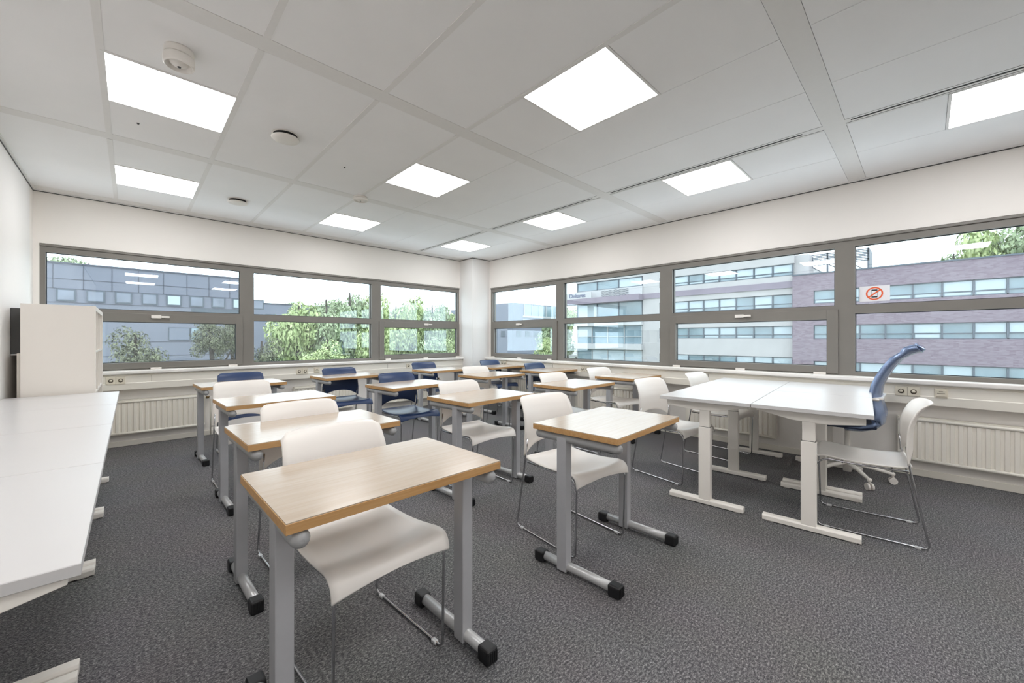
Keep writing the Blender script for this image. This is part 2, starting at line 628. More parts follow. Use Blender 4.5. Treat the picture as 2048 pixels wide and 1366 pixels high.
# slot diffusers
SL = [(-0.52, 0.38, 'long black slot diffuser beside the cut-off panel light at right'),
      (0.62, 2.24, 'black slot air diffuser just left of the wide ceiling band'),
      (2.45, 4.10, 'black slot air diffuser with bent end clip, second from the corner column'),
      (4.30, 5.92, 'black slot air diffuser nearest the corner column')]
for i, (y0, y1, lb) in enumerate(SL):   # two parallel slots per diffuser
    r = empty('slot_diffuser', (3.545 * K, 0, ZC))
    tag(r, lb, 'air diffuser', 'slot diffusers along the right row of lights')
    if i == 0: y0, y1, a, c = -1.3, y1, -1.37 * K, 0.38 * K
    else: a, c = [(0.50 * K, 2.26 * K), (2.37 * K, 4.10 * K), (4.21 * K, 5.98 * K)][i - 1]
    y0 *= K; y1 = min(y1 * K, c - 0.03); y0 = max(y0, a + 0.03)
    m = MB()
    m.box(-0.043, -0.024, a, c, -0.001, 0.001); m.box(-0.002, 0.018, a, c, -0.001, 0.001); m.box(0.027, 0.043, a, c, -0.001, 0.001)
    m.box(-0.024, -0.002, a, y0, -0.001, 0.001); m.box(-0.024, -0.002, y1, c, -0.001, 0.001)
    m.build('profile', M['wall_white'], r)
    m = MB(); m.box(-0.043, 0.043, a, c, 0.001, 0.034); m.build('slot', M['slot'], r)


# round ceiling things
def detector(x, y, r0, label, hz=1.0):
    r = empty('smoke_detector', (x, y, ZC))
    tag(r, label, 'smoke detector', 'smoke detectors')
    m = MB(); m.lathe([(0, 0), (r0 * 0.92, 0), (r0 * 0.95, -0.008), (r0 * 0.95, -0.034), (r0 * 0.9, -0.036), (0, -0.036)], 0, 0); m.build('base', M['plastic_w'], r)
    m = MB(); m.lathe([(r0 * 0.85, -0.035), (r0 * 0.85, -0.040)], 0, 0); m.lathe([(0, -0.036), (r0 * 0.85, -0.036), (r0 * 0.85, -0.039), (0, -0.039)], 0, 0); m.build('joint_ring', M['darkgrey'], r)
    m = MB(); m.lathe([(0, -0.039), (r0 * 0.98, -0.039), (r0, -0.045), (r0, -0.082), (r0 * 0.93, -0.088), (r0 * 0.86, -0.088), (r0 * 0.80, -0.070), (r0 * 0.62, -0.068), (r0 * 0.5, -0.080), (r0 * 0.2, -0.090), (0, -0.091)], 0, 0)
    m.build('head', M['plastic_w'], r)
    m = MB(); m.lathe([(0, -0.090), (0.008, -0.090), (0.007, -0.094), (0, -0.094)], 0, 0, 12); m.build('indicator', M['darkgrey'], r)
    r.scale = (1, 1, hz)
    return r


detector(0.182, 2.705, 0.066, 'large white cylindrical smoke detector beside the left panel light')
detector(1.765, 4.17, 0.075, 'flat white smoke detector on the ceiling band in the middle of the room', 0.5)


def vent(x, y, label):
    r = empty('ceiling_vent', (x, y, ZC))
    tag(r, label, 'air vent', 'round ceiling vents')
    m = MB(); m.lathe([(0.078, 0), (0.092, -0.001), (0.092, -0.004), (0.078, -0.004)], 0, 0, 36); m.build('ring', M['plastic_w'], r)
    m = MB(); m.lathe([(0, -0.002), (0.080, -0.002), (0.070, -0.030), (0, -0.030)], 0, 0, 36); m.build('opening', M['slot'], r)
    m = MB(); m.lathe([(0, -0.030), (0.090, -0.025), (0.094, -0.028), (0.089, -0.035), (0.03, -0.041), (0, -0.041)], 0, 0, 36); m.build('disc', M['plastic_w'], r)


vent(0.815 * K, 3.24 * K, 'round white disc vent nearer the camera, in the ceiling right of the left panel light')
vent(0.828 * K, 5.12 * K, 'round white disc vent above the left window, farther of the two')
for i, (x, y, lb) in enumerate(((0.036, 3.83, 'tiny dark sprinkler tip in the tile below the big left panel light'), (1.36, 3.55, 'tiny dark sprinkler tip in the ceiling left of the middle panel light'))):
    m = MB(); m.lathe([(0, 0), (0.009, 0), (0.007, -0.003), (0.003, -0.008), (0, -0.008)], x, y, 12)
    o = m.build('sprinkler', M['darkgrey']); o.location.z = ZC
    tag(o, lb, 'sprinkler', 'sprinkler tips')


# ------------------------------------------------------------------ windows
def T(axis, a, d, z):
    """wall-local (along, depth out of room, z) to world"""
    return (a, YA + d, z) if axis == 'A' else (XB + d, a, z)


def wbox(m, axis, a0, a1, d0, d1, z0, z1, bev=0.0, mi=0):
    if axis == 'A': m.box(a0, a1, YA + d0, YA + d1, z0, z1, bev, 2, mi)
    else: m.box(XB + d0, XB + d1, a0, a1, z0, z1, bev, 2, mi)


UT, UB, ST, SB, LT, LB = [kz(v) for v in (2.085, 1.529, 1.398, 0.943, 1.448, 0.898)]


def bay(n, axis, o0, o1, u0, u1, sash, handle=None, hinges=()):
    """o0..o1 bay extent; u0..u1 glass extent"""
    r = struct(empty('window_%d' % n))
    m = MB()
    zb, zt = WBm, WT
    d0, d1 = 0.0, 0.09
    wbox(m, axis, o0, u0, d0, d1, zb, zt); wbox(m, axis, u1, o1, d0, d1, zb, zt)
    wbox(m, axis, u0, u1, d0, d1, UT, zt - 0.03); wbox(m, axis, u0, u1, d0, d1, LT, UB)
    wbox(m, axis, u0, u1, d0, d1, zb, LB)
    wbox(m, axis, u0, u1, d0 + 0.02, d1, zt - 0.03, zt)
    wbox(m, axis, o0, o1, -0.012, 0.0, zt - 0.028, zt - 0.004, 0.003)
    m.build('window_frame', M['frame'], r)
    g = MB()
    def gask(a0, a1, z0, z1, dd):
        t = 0.006
        wbox(g, axis, a0, a0 + t, dd, dd + 0.01, z0, z1); wbox(g, axis, a1 - t, a1, dd, dd + 0.01, z0, z1)
        wbox(g, axis, a0 + t, a1 - t, dd, dd + 0.01, z0, z0 + t); wbox(g, axis, a0 + t, a1 - t, dd, dd + 0.01, z1 - t, z1)
    gask(u0, u1, UB, UT, 0.035)
    m = MB(); wbox(m, axis, u0, u1, 0.045, 0.051, UB, UT); m.build('glass_pane', M['glass'], r)
    if sash:
        s0, s1 = sash
        w0, w1 = u0 - 0.03, u1 + 0.03
        m = MB()
        sb_, st_ = WBm + 0.012, kz(1.492)
        wbox(m, axis, w0, s0, -0.014, 0.06, sb_, st_, 0.002); wbox(m, axis, s1, w1, -0.014, 0.06, sb_, st_, 0.002)
        wbox(m, axis, s0, s1, -0.014, 0.06, ST, st_, 0.002); wbox(m, axis, s0, s1, -0.014, 0.06, sb_, SB, 0.002)
        sh = m.build('sash', M['frame'], r)
        gask(s0, s1, SB, ST, 0.025)
        m = MB(); wbox(m, axis, s0, s1, 0.035, 0.041, SB, ST); m.build('glass_pane', M['glass'], sh)
        h0, h1 = handle
        zh = kz(1.46)
        m = MB()
        mid = h0 + (h1 - h0) * 0.55
        wbox(m, axis, min(h0, mid), max(h0, mid), -0.034, -0.014, zh - 0.018, zh + 0.018, 0.004)
        wbox(m, axis, min(mid, h1), max(mid, h1), -0.042, -0.026, zh - 0.011, zh + 0.011, 0.004)
        m.build('window_handle', M['plastic_w'], sh)
        for (p0, p1) in hinges:
            m = MB(); wbox(m, axis, p0, p1, -0.030, -0.014, WBm, WBm + 0.022, 0.003); m.build('hinge', M['plastic_w'], sh)
    else:
        gask(u0, u1, LB, LT, 0.035)
        m = MB(); wbox(m, axis, u0, u1, 0.045, 0.051, LB, LT); m.build('glass_pane', M['glass'], r)
    g.build('gasket', M['gasket'], r)
    return r


k_ = lambda *t: tuple(v * K for v in t)
a1m, a2m = (1.015 + 1.17) / 2 * K + 0.01, (2.773 + 2.933) / 2 * K
bay(1, 'A', AX0, a1m, -0.621 * K, 1.015 * K, k_(-0.575, 0.972), k_(0.165, 0.325), [k_(-0.57, -0.48), k_(0.16, 0.255), k_(0.89, 0.985)])
bay(2, 'A', a1m, a2m, 1.17 * K, 2.773 * K, None)
bay(3, 'A', a2m, AX1, 2.933 * K, 4.465 * K, k_(2.985, 4.435), k_(3.72, 3.88), [k_(3.0, 3.09), k_(3.71, 3.80), k_(4.40, 4.49)])
b1, b2, b3 = (4.104 + 3.951) / 2 * K, (2.368 + 2.207) / 2 * K, (0.609 + 0.458) / 2 * K
bay(4, 'B', b1, BY1, 4.104 * K, 5.655 * K, k_(4.167, 5.60), k_(4.99, 4.84), [k_(4.18, 4.27), k_(4.87, 4.96), k_(5.57, 5.66)])
bay(5, 'B', b2, b1, 2.368 * K, 3.951 * K, None)
bay(6, 'B', b3, b2, 0.609 * K, 2.207 * K, k_(0.667, 2.16), k_(1.48, 1.32), [k_(0.67, 0.77), k_(1.38, 1.475), k_(2.1, 2.19)])
bay(7, 'B', BY0, b3, -1.14 * K, 0.458 * K, None)

# sills and cable ducts
SZ = WBm
m = MB(); m.box(XL, XCOL + 0.01, YA - 0.115, YA + 0.10, SZ - 0.042, SZ, 0.012, 3); struct(m.build('trim_4', M['sill']))
m = MB(); m.box(XB - 0.115, XB + 0.10, YBK, YCOL + 0.01, SZ - 0.042, SZ, 0.012, 3); struct(m.build('trim_5', M['sill']))


def duct(name, axis, a0, a1, seams):
    m = MB()
    z0, z1, zm = kz(0.652), SZ - 0.045, kz(0.722)
    if axis == 'A':
        m.prism([(YA + 0.03, z0), (YA + 0.03, z1), (YA - 0.075, z1), (YA - 0.075, z1 - 0.012), (YA - 0.088, z1 - 0.016), (YA - 0.088, zm + 0.006), (YA - 0.092, zm), (YA - 0.088, z0)], 'x', a0, a1)
        for s_ in seams: m.box(s_ - 0.0015, s_ + 0.0015, YA - 0.0895, YA - 0.08, zm + 0.006, z1 - 0.016, mi=1)
    else:
        m.prism([(XB + 0.03, z0), (XB + 0.03, z1), (XB - 0.075, z1), (XB - 0.075, z1 - 0.012), (XB - 0.088, z1 - 0.016), (XB - 0.088, zm + 0.006), (XB - 0.092, zm), (XB - 0.088, z0)], 'y', a0, a1)
        for s_ in seams: m.box(XB - 0.0895, XB - 0.08, s_ - 0.0015, s_ + 0.0015, zm + 0.006, z1 - 0.016, mi=1)
    return struct(m.build(name, [M['cream'], M['hole']]))


duct('trim_6', 'A', XL, XCOL, [0.17, 3.05])
duct('trim_7', 'B', YBK, YCOL, [4.16, 1.77])


def socket(axis, a, z, n, label, data=False, mid_w=0.077):
    pos = (a, YA - 0.088, z) if axis == 'A' else (XB - 0.088, a, z)
    r = empty('wall_socket', pos, 0 if axis == 'A' else -pi / 2)
    tag(r, label, 'socket', 'sockets in the cable duct')
    wd = mid_w * n
    m = MB(); m.box(-wd / 2, wd / 2, -0.010, 0, -0.040, 0.040, 0.003); m.build('cover_plate', M['socket'], r)
    if data:
        m = MB(); m.box(-0.029, 0.029, -0.016, -0.010, -0.026, 0.028, 0.002); q = m.build('data_cover', M['socket'], r)
        m = MB(); m.box(-0.022, 0.022, -0.0175, -0.016, -0.002, 0.002); m.box(-0.012, 0.012, -0.0175, -0.016, 0.014, 0.018)
        m.build('marking', M['hole'], q)
        return
    for k in range(n):
        cx = (k - (n - 1) / 2) * mid_w
        if k:
            m = MB(); m.box(cx - mid_w / 2 - 0.001, cx - mid_w / 2 + 0.001, -0.0105, -0.009, -0.038, 0.038); m.build('joint', M['hole'], r)
        m = MB(); m.lathe([(0, 0), (0.020, 0), (0.020, 0.002), (0, 0.002)], 0, 0, 20)
        o = m.build('outlet', M['hole'], r)
        o.rotation_euler = (pi / 2, 0, 0); o.location = (cx, -0.010, 0.0)
        m = MB(); m.lathe([(0.011, 0.0), (0.0125, 0.003), (0, 0.003)], 0, 0, 16)
        q = m.build('outlet_centre', M['socket'], o)


socket('A', -0.12, kz(0.757), 2, 'double wall socket in the duct right beside the white cube shelf')
socket('A', 1.755, kz(0.752), 2, 'double wall socket in the far duct under the second far window')
socket('A', 1.95, kz(0.757), 1, 'blank data outlet just right of the double socket in the far duct', True)
socket('A', 3.43, kz(0.752), 1, 'single wall socket in the far duct left of the blue chair near the corner')
socket('B', 5.32, kz(0.775), 2, 'double wall socket in the right duct next to the corner column')
socket('B', 3.53, kz(0.762), 2, 'double wall socket in the right duct behind the desk in the middle')
socket('B', 0.108, kz(0.757), 2, 'double wall socket in the right duct beside the tall blue swivel chair')
socket('B', -0.092, kz(0.757), 1, 'white data outlet in the right duct, rightmost fitting', True)


# ------------------------------------------------------------------ radiators
def radiator(axis, a0, a1, label, valve=None):
    """a0..a1 along the wall; valve side = +1/-1"""
    L = a1 - a0
    if axis == 'A':
        r = empty('radiator', (a0, LWA - 0.075, 0), 0)
    else:
        r = empty('radiator', (LWB - 0.075, a1, 0), -pi / 2)   # local x runs towards -y
    tag(r, label, 'radiator', 'radiators under the windows')
    z0, z1 = 0.135, 0.525
    m = MB()
    p = 0.048
    n = int((L - 0.02) / p)
    st = (L - n * p) / 2
    # ribbed front panel
    prof = []
    prof.append((0, 0.0)); prof.append((st, 0.0))
    for i in range(n):
        x = st + i * p
        prof += [(x + 0.007, 0.0), (x + 0.013, -0.010), (x + p - 0.013, -0.010), (x + p - 0.007, 0.0)]
    prof += [(L, 0.0)]
    bm = m.bm
    lo = [bm.verts.new((x, y, z0 + 0.035)) for x, y in prof]
    hi = [bm.verts.new((x, y, z1 - 0.035)) for x, y in prof]
    for i in range(len(prof) - 1):
        bm.faces.new((lo[i], lo[i + 1], hi[i + 1], hi[i]))
    m.box(0, L, 0.0005, 0.02, z0 + 0.01, z1 - 0.01)
    m.tube([(0.004, -0.002, z1 - 0.022), (L - 0.004, -0.002, z1 - 0.022)], 0.015, 10)
    m.tube([(0.004, -0.002, z0 + 0.02), (L - 0.004, -0.002, z0 + 0.02)], 0.015, 10)
    m.build('panel', M['cream'], r)
    m = MB()
    m.box(0.0, L, 0.0, 0.062, z1 - 0.006, z1 + 0.0)
    m.box(-0.002, 0.002, 0.0, 0.062, z0 + 0.02, z1); m.box(L - 0.002, L + 0.002, 0.0, 0.062, z0 + 0.02, z1)
    m.build('grille_top', M['cream'], r)
    if valve:
        x = L if valve > 0 else 0
        s_ = valve
        m = MB()
        m.tube(fillet([(x, 0.03, z1 - 0.045), (x + s_ * 0.06, 0.03, z1 - 0.045), (x + s_ * 0.06, 0.03, 0.01)], 0.02), 0.009)
        m.build('pipe', M['cream'], r)
        m = MB()
        m.tube([(x + s_ * 0.012, 0.02, z1 - 0.045), (x + s_ * 0.055, 0.02, z1 - 0.045)], 0.016, 12)
        m.tube([(x + s_ * 0.06, 0.02, z1 - 0.045), (x + s_ * 0.06, -0.02, z1 - 0.045)], 0.014, 12)
        v = m.build('valve', M['brass'], r)
        m = MB(); m.tube([(x + s_ * 0.06, -0.02, z1 - 0.045), (x + s_ * 0.06, -0.075, z1 - 0.045)], 0.019, 14, round_cap=False)
        m.build('valve_knob', M['plastic_w'], v)
    return r


radiator('A', -0.40, 0.66, 'cream ribbed radiator under the left window beside the side tables', 1)
radiator('A', 1.67, 2.50, 'cream ribbed radiator behind the rear desk of the second column', 1)
radiator('A', 3.00, 4.02, 'cream ribbed radiator near the corner under the third far window', 1)
radiator('B', 4.30, 5.30, 'cream ribbed radiator by the corner column under the right windows', 1)
radiator('B', 2.78, 3.75, 'cream ribbed radiator with brass valve behind the white chair by the right wall', 1)
radiator('B', 1.10, 2.05, 'cream ribbed radiator seen between the legs of the white tables')
radiator('B', -1.35, 0.17, 'long cream ribbed radiator at the right edge of the photo')


# ------------------------------------------------------------------ school desk
def make_desk():
    r = empty('school_desk')
    W, D, Z = 0.730, 0.51, 0.75
    m = MB()
    m.box(-W / 2 + 0.0015, W / 2 - 0.0015, -D / 2 + 0.0015, D / 2 - 0.0015, Z - 0.004, Z)
    top = m.build('tabletop', M['wood'], r)
    m = MB(); m.box(-W / 2, W / 2, -D / 2, D / 2, Z - 0.030, Z - 0.003, 0.001, 1); m.build('edge_band', M['edge'], top)
    zr = Z - 0.030 - 0.026
    for s_ in (-1, 1):
        x = s_ * (W / 2 - 0.0385)
        m = MB(); m.tube([(x, -D / 2 + 0.022, zr), (x, D / 2 - 0.022, zr)], 0.025, 16, round_cap=True); m.build('top_rail', M['tube_d'], r)
        m = MB(); m.box(x - 0.025, x + 0.025, 0.045, 0.105, 0.008, zr + 0.006, 0.004); m.build('leg', M['steel'], r)
        m = MB(); m.tube([(x, -D / 2 + 0.03, 0.034), (x, D / 2 - 0.03, 0.034)], 0.022, 16); ft = m.build('foot', M['tube'], r)
        for q in (-1, 1):
            ye = q * D / 2
            m = MB()
            y0, y1 = (ye, ye - q * 0.062)
            m.box(x - 0.027, x + 0.027, min(y0, y1), max(y0, y1), 0.0, 0.058, 0.010, 3)
            for k in range(5):
                m.box(x - 0.021 + k * 0.0095, x - 0.017 + k * 0.0095, min(ye, ye + q * 0.002), max(ye, ye + q * 0.002), 0.008, 0.05)
            m.build('foot_cap', M['black'], ft)
    m = MB(); m.box(-W / 2 + 0.07, W / 2 - 0.07, 0.062, 0.088, Z - 0.062, Z - 0.031, 0.002); m.build('crossbar', M['tube_d'], r)
    return r


DESKS = [
    (0.623, 1.329, 1.0, 'wood-topped school desk nearest the camera, its left legs cut by the photo bottom'),
    (0.707, 2.242, 1.4, 'wood-topped school desk second from the camera in the left column'),
    (0.805, 3.460, 1.5, 'wood-topped school desk third from the camera in the left column'),
    (0.815, 4.878, 2.0, 'rear school desk of the left column, with a blue chair behind it'),
    (1.917, 1.218, 2.5, 'school desk standing clear in the middle of the carpet with both feet in full view'),
    (2.040, 2.469, 3.0, 'wood-topped school desk second row, between the front left desk and the middle desk in view'),
    (2.040, 3.600, 5.0, 'school desk with the navy chair whose whole blue seat shows beneath it'),
    (1.940, 4.960, 3.0, 'rear school desk of the second column, right of the double socket on the far duct'),
    (3.262, 2.473, 1.5, 'school desk in the third column, behind the middle desk and its white chair'),
    (3.330, 3.837, 4.0, 'school desk in the third column, second from its front, with a white chair behind'),
    (3.345, 4.990, 1.0, 'rear school desk of the third column, under the third far window'),
    (4.400, 2.520, 1.0, 'school desk near the right wall, behind the white tables'),
    (4.440, 3.810, 1.0, 'school desk by the right wall touching the double socket on the duct'),
    (4.410, 4.900, 1.5, 'farthest school desk, by the corner column'),
]
proto = make_desk()
for i, (x, y, a, lb) in enumerate(DESKS):
    d = proto if i == 0 else copy_tree(proto)
    d.location = (min(x * 1.022, 4.505), y * 1.022, 0)
    d.rotation_euler = (0, 0, radians(a + (180 if i in (0, 5) else 0)))   # two desks stand the other way round
    tag(d, lb, 'desk', 'school desks set out in rows')


# ------------------------------------------------------------------ sled chair
def seat_fn(u, v):
    # v 0 rear .. 1 front lip bottom
    prof = [(0.215, 0.462), (0.185, 0.452), (0.12, 0.446), (0.03, 0.443), (-0.06, 0.446), (-0.13, 0.453), (-0.18, 0.458), (-0.212, 0.455), (-0.232, 0.441), (-0.242, 0.420), (-0.246, 0.395)]
    t = v * (len(prof) - 1)
    i = min(int(t), len(prof) - 2)
    f = t - i
    p = [prof[max(i - 1, 0)], prof[i], prof[i + 1], prof[min(i + 2, len(prof) - 1)]]
    def cr(a, b_, c, d): return 0.5 * ((2 * b_) + (-a + c) * f + (2 * a - 5 * b_ + 4 * c - d) * f * f + (-a + 3 * b_ - 3 * c + d) * f ** 3)
    y = cr(*[q[0] for q in p]); z = cr(*[q[1] for q in p])
    hw = 0.205 + 0.02 * min(1, v * 1.4)
    dish = -0.012 * (1 - u * u) * sin(pi * min(1, v * 1.25)) if v < 0.8 else 0
    if v > 0.72:
        lift = (v - 0.72) / 0.28
        z += (1 - u * u) * 0.022 * lift * lift
    return (u * hw, y - 0.006 * (1 - u * u) * (v > 0.5), z + dish)


def back_fn(u, v):
    au = abs(u)
    zb = 0.472 + 0.075 * (1 - au ** 2.6)
    zt = 0.834 - 0.022 * au ** 16
    z = zb + (zt - zb) * v
    pts = [(0.47, 0.232), (0.55, 0.226), (0.62, 0.226), (0.68, 0.232), (0.735, 0.247), (0.78, 0.267), (0.812, 0.289), (0.836, 0.316)]
    for (z0, y0), (z1, y1) in zip(pts, pts[1:]):
        if z <= z1: break
    y = y0 + (y1 - y0) * (z - z0) / (z1 - z0)
    hw = 0.226 - 0.020 * max(0, (z - 0.58) / 0.26)
    y -= 0.040 * u * u
    return (u * hw, y, z)


def make_chair(name, pm):
    r = empty(name)
    m = MB(); m.grid(seat_fn, 16, 30, 0.006); m.build('seat', pm, r)
    m = MB(); m.grid(back_fn, 20, 22, 0.007); m.build('backrest', pm, r)
    for s_ in (-1, 1):
        x = s_ * 0.212
        path = [(s_ * 0.206, 0.188, 0.58), (s_ * 0.210, 0.205, 0.44), (x, 0.285, 0.008), (x, -0.225, 0.008), (x, -0.236, 0.40), (s_ * 0.205, -0.185, 0.440), (s_ * 0.200, -0.05, 0.430), (s_ * 0.198, 0.20, 0.432)]
        m = MB(); m.tube(fillet(path, 0.03), 0.0055, 8); fr = m.build('side_frame', M['chrome'], r)
        for y in (0.235, -0.175):
            m = MB(); m.box(x - 0.009, x + 0.009, y - 0.014, y + 0.014, 0.0, 0.013, 0.003); m.build('glide', M['clear'], fr)
    m = MB()
    for y in (-0.10, 0.13):
        m.tube([(-0.2, y, 0.428), (0.2, y, 0.428)], 0.005, 8)
    m.build('crossbar', M['chrome'], r)
    return r


CH = [
    ('w', 0.650, 1.515, 3.5, 'white plastic chair tucked under the desk nearest the camera'),
    ('w', 0.740, 2.330, 2.5, 'white plastic chair behind the second desk of the left column'),
    ('w', 0.715, 3.930, 1.0, 'white plastic chair pulled back from the third desk of the left column'),
    ('b', 0.880, 5.010, 0.0, 'navy blue chair at the rear desk of the left column'),
    ('w', 1.985, 1.525, -6.0, 'white plastic chair at the desk standing clear in the middle of the carpet'),
    ('w', 2.095, 2.620, -1.0, 'white plastic chair with its seat in full view, second row beside the blue chair'),
    ('b', 2.110, 3.780, 1.0, 'navy blue chair with its whole blue seat in view under a desk'),
    ('b', 1.945, 5.010, 0.0, 'navy blue chair against the far duct, at the rear desk of the second column'),
    ('w', 3.330, 2.580, -2.0, 'white plastic chair at the desk behind the middle desk, third column'),
    ('w', 3.370, 4.000, -4.0, 'white plastic chair in the third column, seen in front of the corner column'),
    ('b', 3.370, 5.300, 0.0, 'navy blue chair under the third far window beside the single socket'),
    ('w', 4.360, 2.700, -8.0, 'white plastic chair standing by the right duct beside its double socket'),
    ('b', 4.510, 3.960, -2.0, 'navy blue chair by the right wall under the second right window mullion'),
    ('b', 4.540, 5.060, -2.0, 'navy blue chair next to the corner column'),
    ('w', 3.500, 1.560, -10.0, 'white plastic chair without a school desk, against the left side of the white tables'),
    ('w', 4.480, 1.500, -6.0, 'white plastic chair mostly hidden behind the white tables by the window sill'),
    ('w', 3.455, 0.285, 186.0, 'white plastic chair on the near side of the white tables, rightmost chair'),
]
pw = make_chair('sled_chair', M['plastic_w'])
pb = make_chair('sled_chair', M['plastic_b'])
used = {'w': False, 'b': False}
for (c, x, y, a, lb) in CH:
    src = pw if c == 'w' else pb
    o = src if not used[c] else copy_tree(src)
    used[c] = True
    o.location = (x, y, 0)
    o.rotation_euler = (0, 0, radians(a))
    tag(o, lb, 'chair', 'white plastic sled chairs' if c == 'w' else 'navy plastic sled chairs')


# ------------------------------------------------------------------ white tables
def make_table(L, D, Z, feet, flip=False):
    """local: x 0..L, y 0..D; legs run along y. flip swaps the tapered end of the brackets"""
    r = empty('white_table')
    m = MB(); m.box(0.0008, L - 0.0008, 0.0008, D - 0.0008, Z - 0.025, Z, 0.0015, 1); m.build('tabletop', M['white_top'], r)
    for a in feet:
        m = MB()
        y0, y1 = 0.035, D - 0.02
        pr = [(y0, Z - 0.026), (y1, Z - 0.026), (y1, Z - 0.042), (y1 - 0.20, Z - 0.085), (y0 + 0.17, Z - 0.092), (y0, Z - 0.072)]
        if flip: pr = [(D - p, q) for p, q in pr]
        m.prism(pr, 'x', a - 0.022, a + 0.022, 0.002); m.build('bracket', M['white_metal'], r)
        yc = D / 2
        m = MB(); m.box(a - 0.024, a + 0.024, yc - 0.040, yc + 0.040, 0.035, 0.565, 0.004); lg = m.build('leg', M['white_metal'], r)
        m = MB(); m.box(a - 0.019, a + 0.019, yc - 0.034, yc + 0.034, 0.56, Z - 0.085, 0.003); m.build('inner_column', M['white_metal'], lg)
        m = MB(); m.box(a - 0.0215, a + 0.0215, yc - 0.037, yc + 0.037, 0.5645, 0.5675); m.build('collar', M['black'], lg)
        m = MB()
        f0, f1 = yc - 0.25, yc + 0.25
        m.prism([(a - 0.028, 0.006), (a + 0.028, 0.006), (a + 0.028, 0.032), (a + 0.020, 0.042), (a - 0.020, 0.042), (a - 0.028, 0.032)], 'y', f0, f1, 0.002)
        m.box(a - 0.02, a + 0.02, f0 + 0.02, f0 + 0.06, 0.0, 0.008); m.box(a - 0.02, a + 0.02, f1 - 0.06, f1 - 0.02, 0.0, 0.008)
        m.build('foot', M['white_metal'], r)
    return r


# teacher group: turned 4.5 degrees
TA = radians(4.5)
P0 = Vector((3.03, 0.198, 0))
ux = Vector((cos(TA), sin(TA), 0)); uy = Vector((-sin(TA), cos(TA), 0))
tabs = [
    (0, 0, False, 0.922, (0.083, 0.868), 'white height-adjustable table at the near corner of the table island, a white chair beneath it'),
    (0, 0.612, True, 1.847, (0.083, 0.925, 1.800), 'long white height-adjustable table of the island, side nearest the school desks'),
    (0.925, 0, False, 0.922, (0.040, 0.868), 'white table of the island beside the tall blue swivel chair'),
]
for a, bq, fl, tl, ft_, lb in tabs:
    t = make_table(tl, 0.610, 0.775, ft_, fl)
    p = P0 + ux * a + uy * bq
    t.location = p
    t.rotation_euler = (0, 0, TA)
    tag(t, lb, 'table', 'white tables pushed together into an island')

yb = [1.18, 2.09, 3.00, 3.91]
lb_ = ['white side table against the left wall nearest the camera, cut by the photo edge',
       'white side table against the left wall, second from the camera',
       'white side table against the left wall, third from the camera',
       'white side table against the left wall next to the white cube shelf']
for i, y in enumerate(yb):
    t = make_table(0.908, 0.625, 0.757, (0.036, 0.872), True)
    t.rotation_euler = (0, 0, pi / 2)          # local x -> +y, local y -> -x
    t.location = (-0.072, y, 0)
    tag(t, lb_[i], 'table', 'white side tables along the left wall')

# ------------------------------------------------------------------ cube shelf and things behind it
r = empty('cube_shelf', (-0.62, 4.86, 0))
tag(r, 'white cube shelf standing behind the side tables, its open side facing the room', 'shelf')
W_, L_, H_ = 0.405, 1.12, 1.485
t = 0.038
m = MB()
m.box(0, W_, 0, t, 0, H_, 0.001, 1); m.box(0, W_, L_ - t, L_, 0, H_, 0.001, 1)
m.box(0, W_, t, L_ - t, H_ - t, H_, 0.001, 1); m.box(0, W_, t, L_ - t, 0, t, 0.001, 1)
m.build('body', M['white_case'], r)
cell = (H_ - 2 * t - 3 * 0.016) / 4
for k in range(1, 4):
    z = t + k * cell + (k - 1) * 0.016
    m = MB(); m.box(0.004, W_ - 0.004, t, L_ - t, z, z + 0.016); m.build('shelf_board', M['white_case'], r)
cw = (L_ - 2 * t - 2 * 0.016) / 3
for k in range(1, 3):
    y = t + k * cw + (k - 1) * 0.016
    for q in range(4):
        z = t + q * (cell + 0.016)
        m = MB(); m.box(0.004, W_ - 0.004, y, y + 0.016, z, z + cell); m.build('divider', M['white_case'], r)
r = empty('wall_cabinet', (XL + 0.012, 5.10, 1.075))
tag(r, 'dark grey wall case hanging between the left wall and the cube shelf', 'cabinet')
m = MB(); m.box(0.0, 0.075, 0, 0.60, 0.012, 0.385, 0.004); m.build('body', M['darkgrey'], r)
m = MB(); m.box(0.003, 0.078, -0.004, 0.60, 0.0, 0.011, 0.002); m.build('lower_edge', M['paper'], r)
m = MB(); m.box(-0.645, -0.628, 4.92, 5.9, 0, 1.095, 0.002)
tag(m.build('white_board', M['white_case']), 'white upright board squeezed between the cube shelf and the dark wall case', 'board')

# ------------------------------------------------------------------ blue swivel chair
r = empty('swivel_chair', (4.50, 0.47, 0), radians(180))   # faces +y: local -y is front
tag(r, 'tall blue swivel chair with curled shell back beside the white table island', 'office chair')
wx = 0.205


def sw_back(u, v):
    # local frame: +y is backwards
    pts = [(0.00, 0.455), (0.10, 0.462), (0.17, 0.485), (0.215, 0.53), (0.225, 0.60), (0.205, 0.68), (0.195, 0.75), (0.205, 0.83), (0.235, 0.91), (0.275, 0.99), (0.325, 1.065), (0.375, 1.105), (0.425, 1.128), (0.465, 1.135), (0.475, 1.125)]
    t = v * (len(pts) - 1); i = min(int(t), len(pts) - 2); f = t - i
    y = pts[i][0] + (pts[i + 1][0] - pts[i][0]) * f
    z = pts[i][1] + (pts[i + 1][1] - pts[i][1]) * f
    hw = 0.20 if v < 0.7 else 0.20 - 0.035 * ((v - 0.7) / 0.3) ** 2
    curl = 0.042 * abs(u) ** 4
    return (u * hw, y - curl * (1 if v > 0.2 else 0), z + curl * (1 if v <= 0.2 else (0.6 if v > 0.8 else 0)))


m = MB(); m.grid(sw_back, 16, 42, 0.030); m.build('back_shell', M['shell_b'], r)


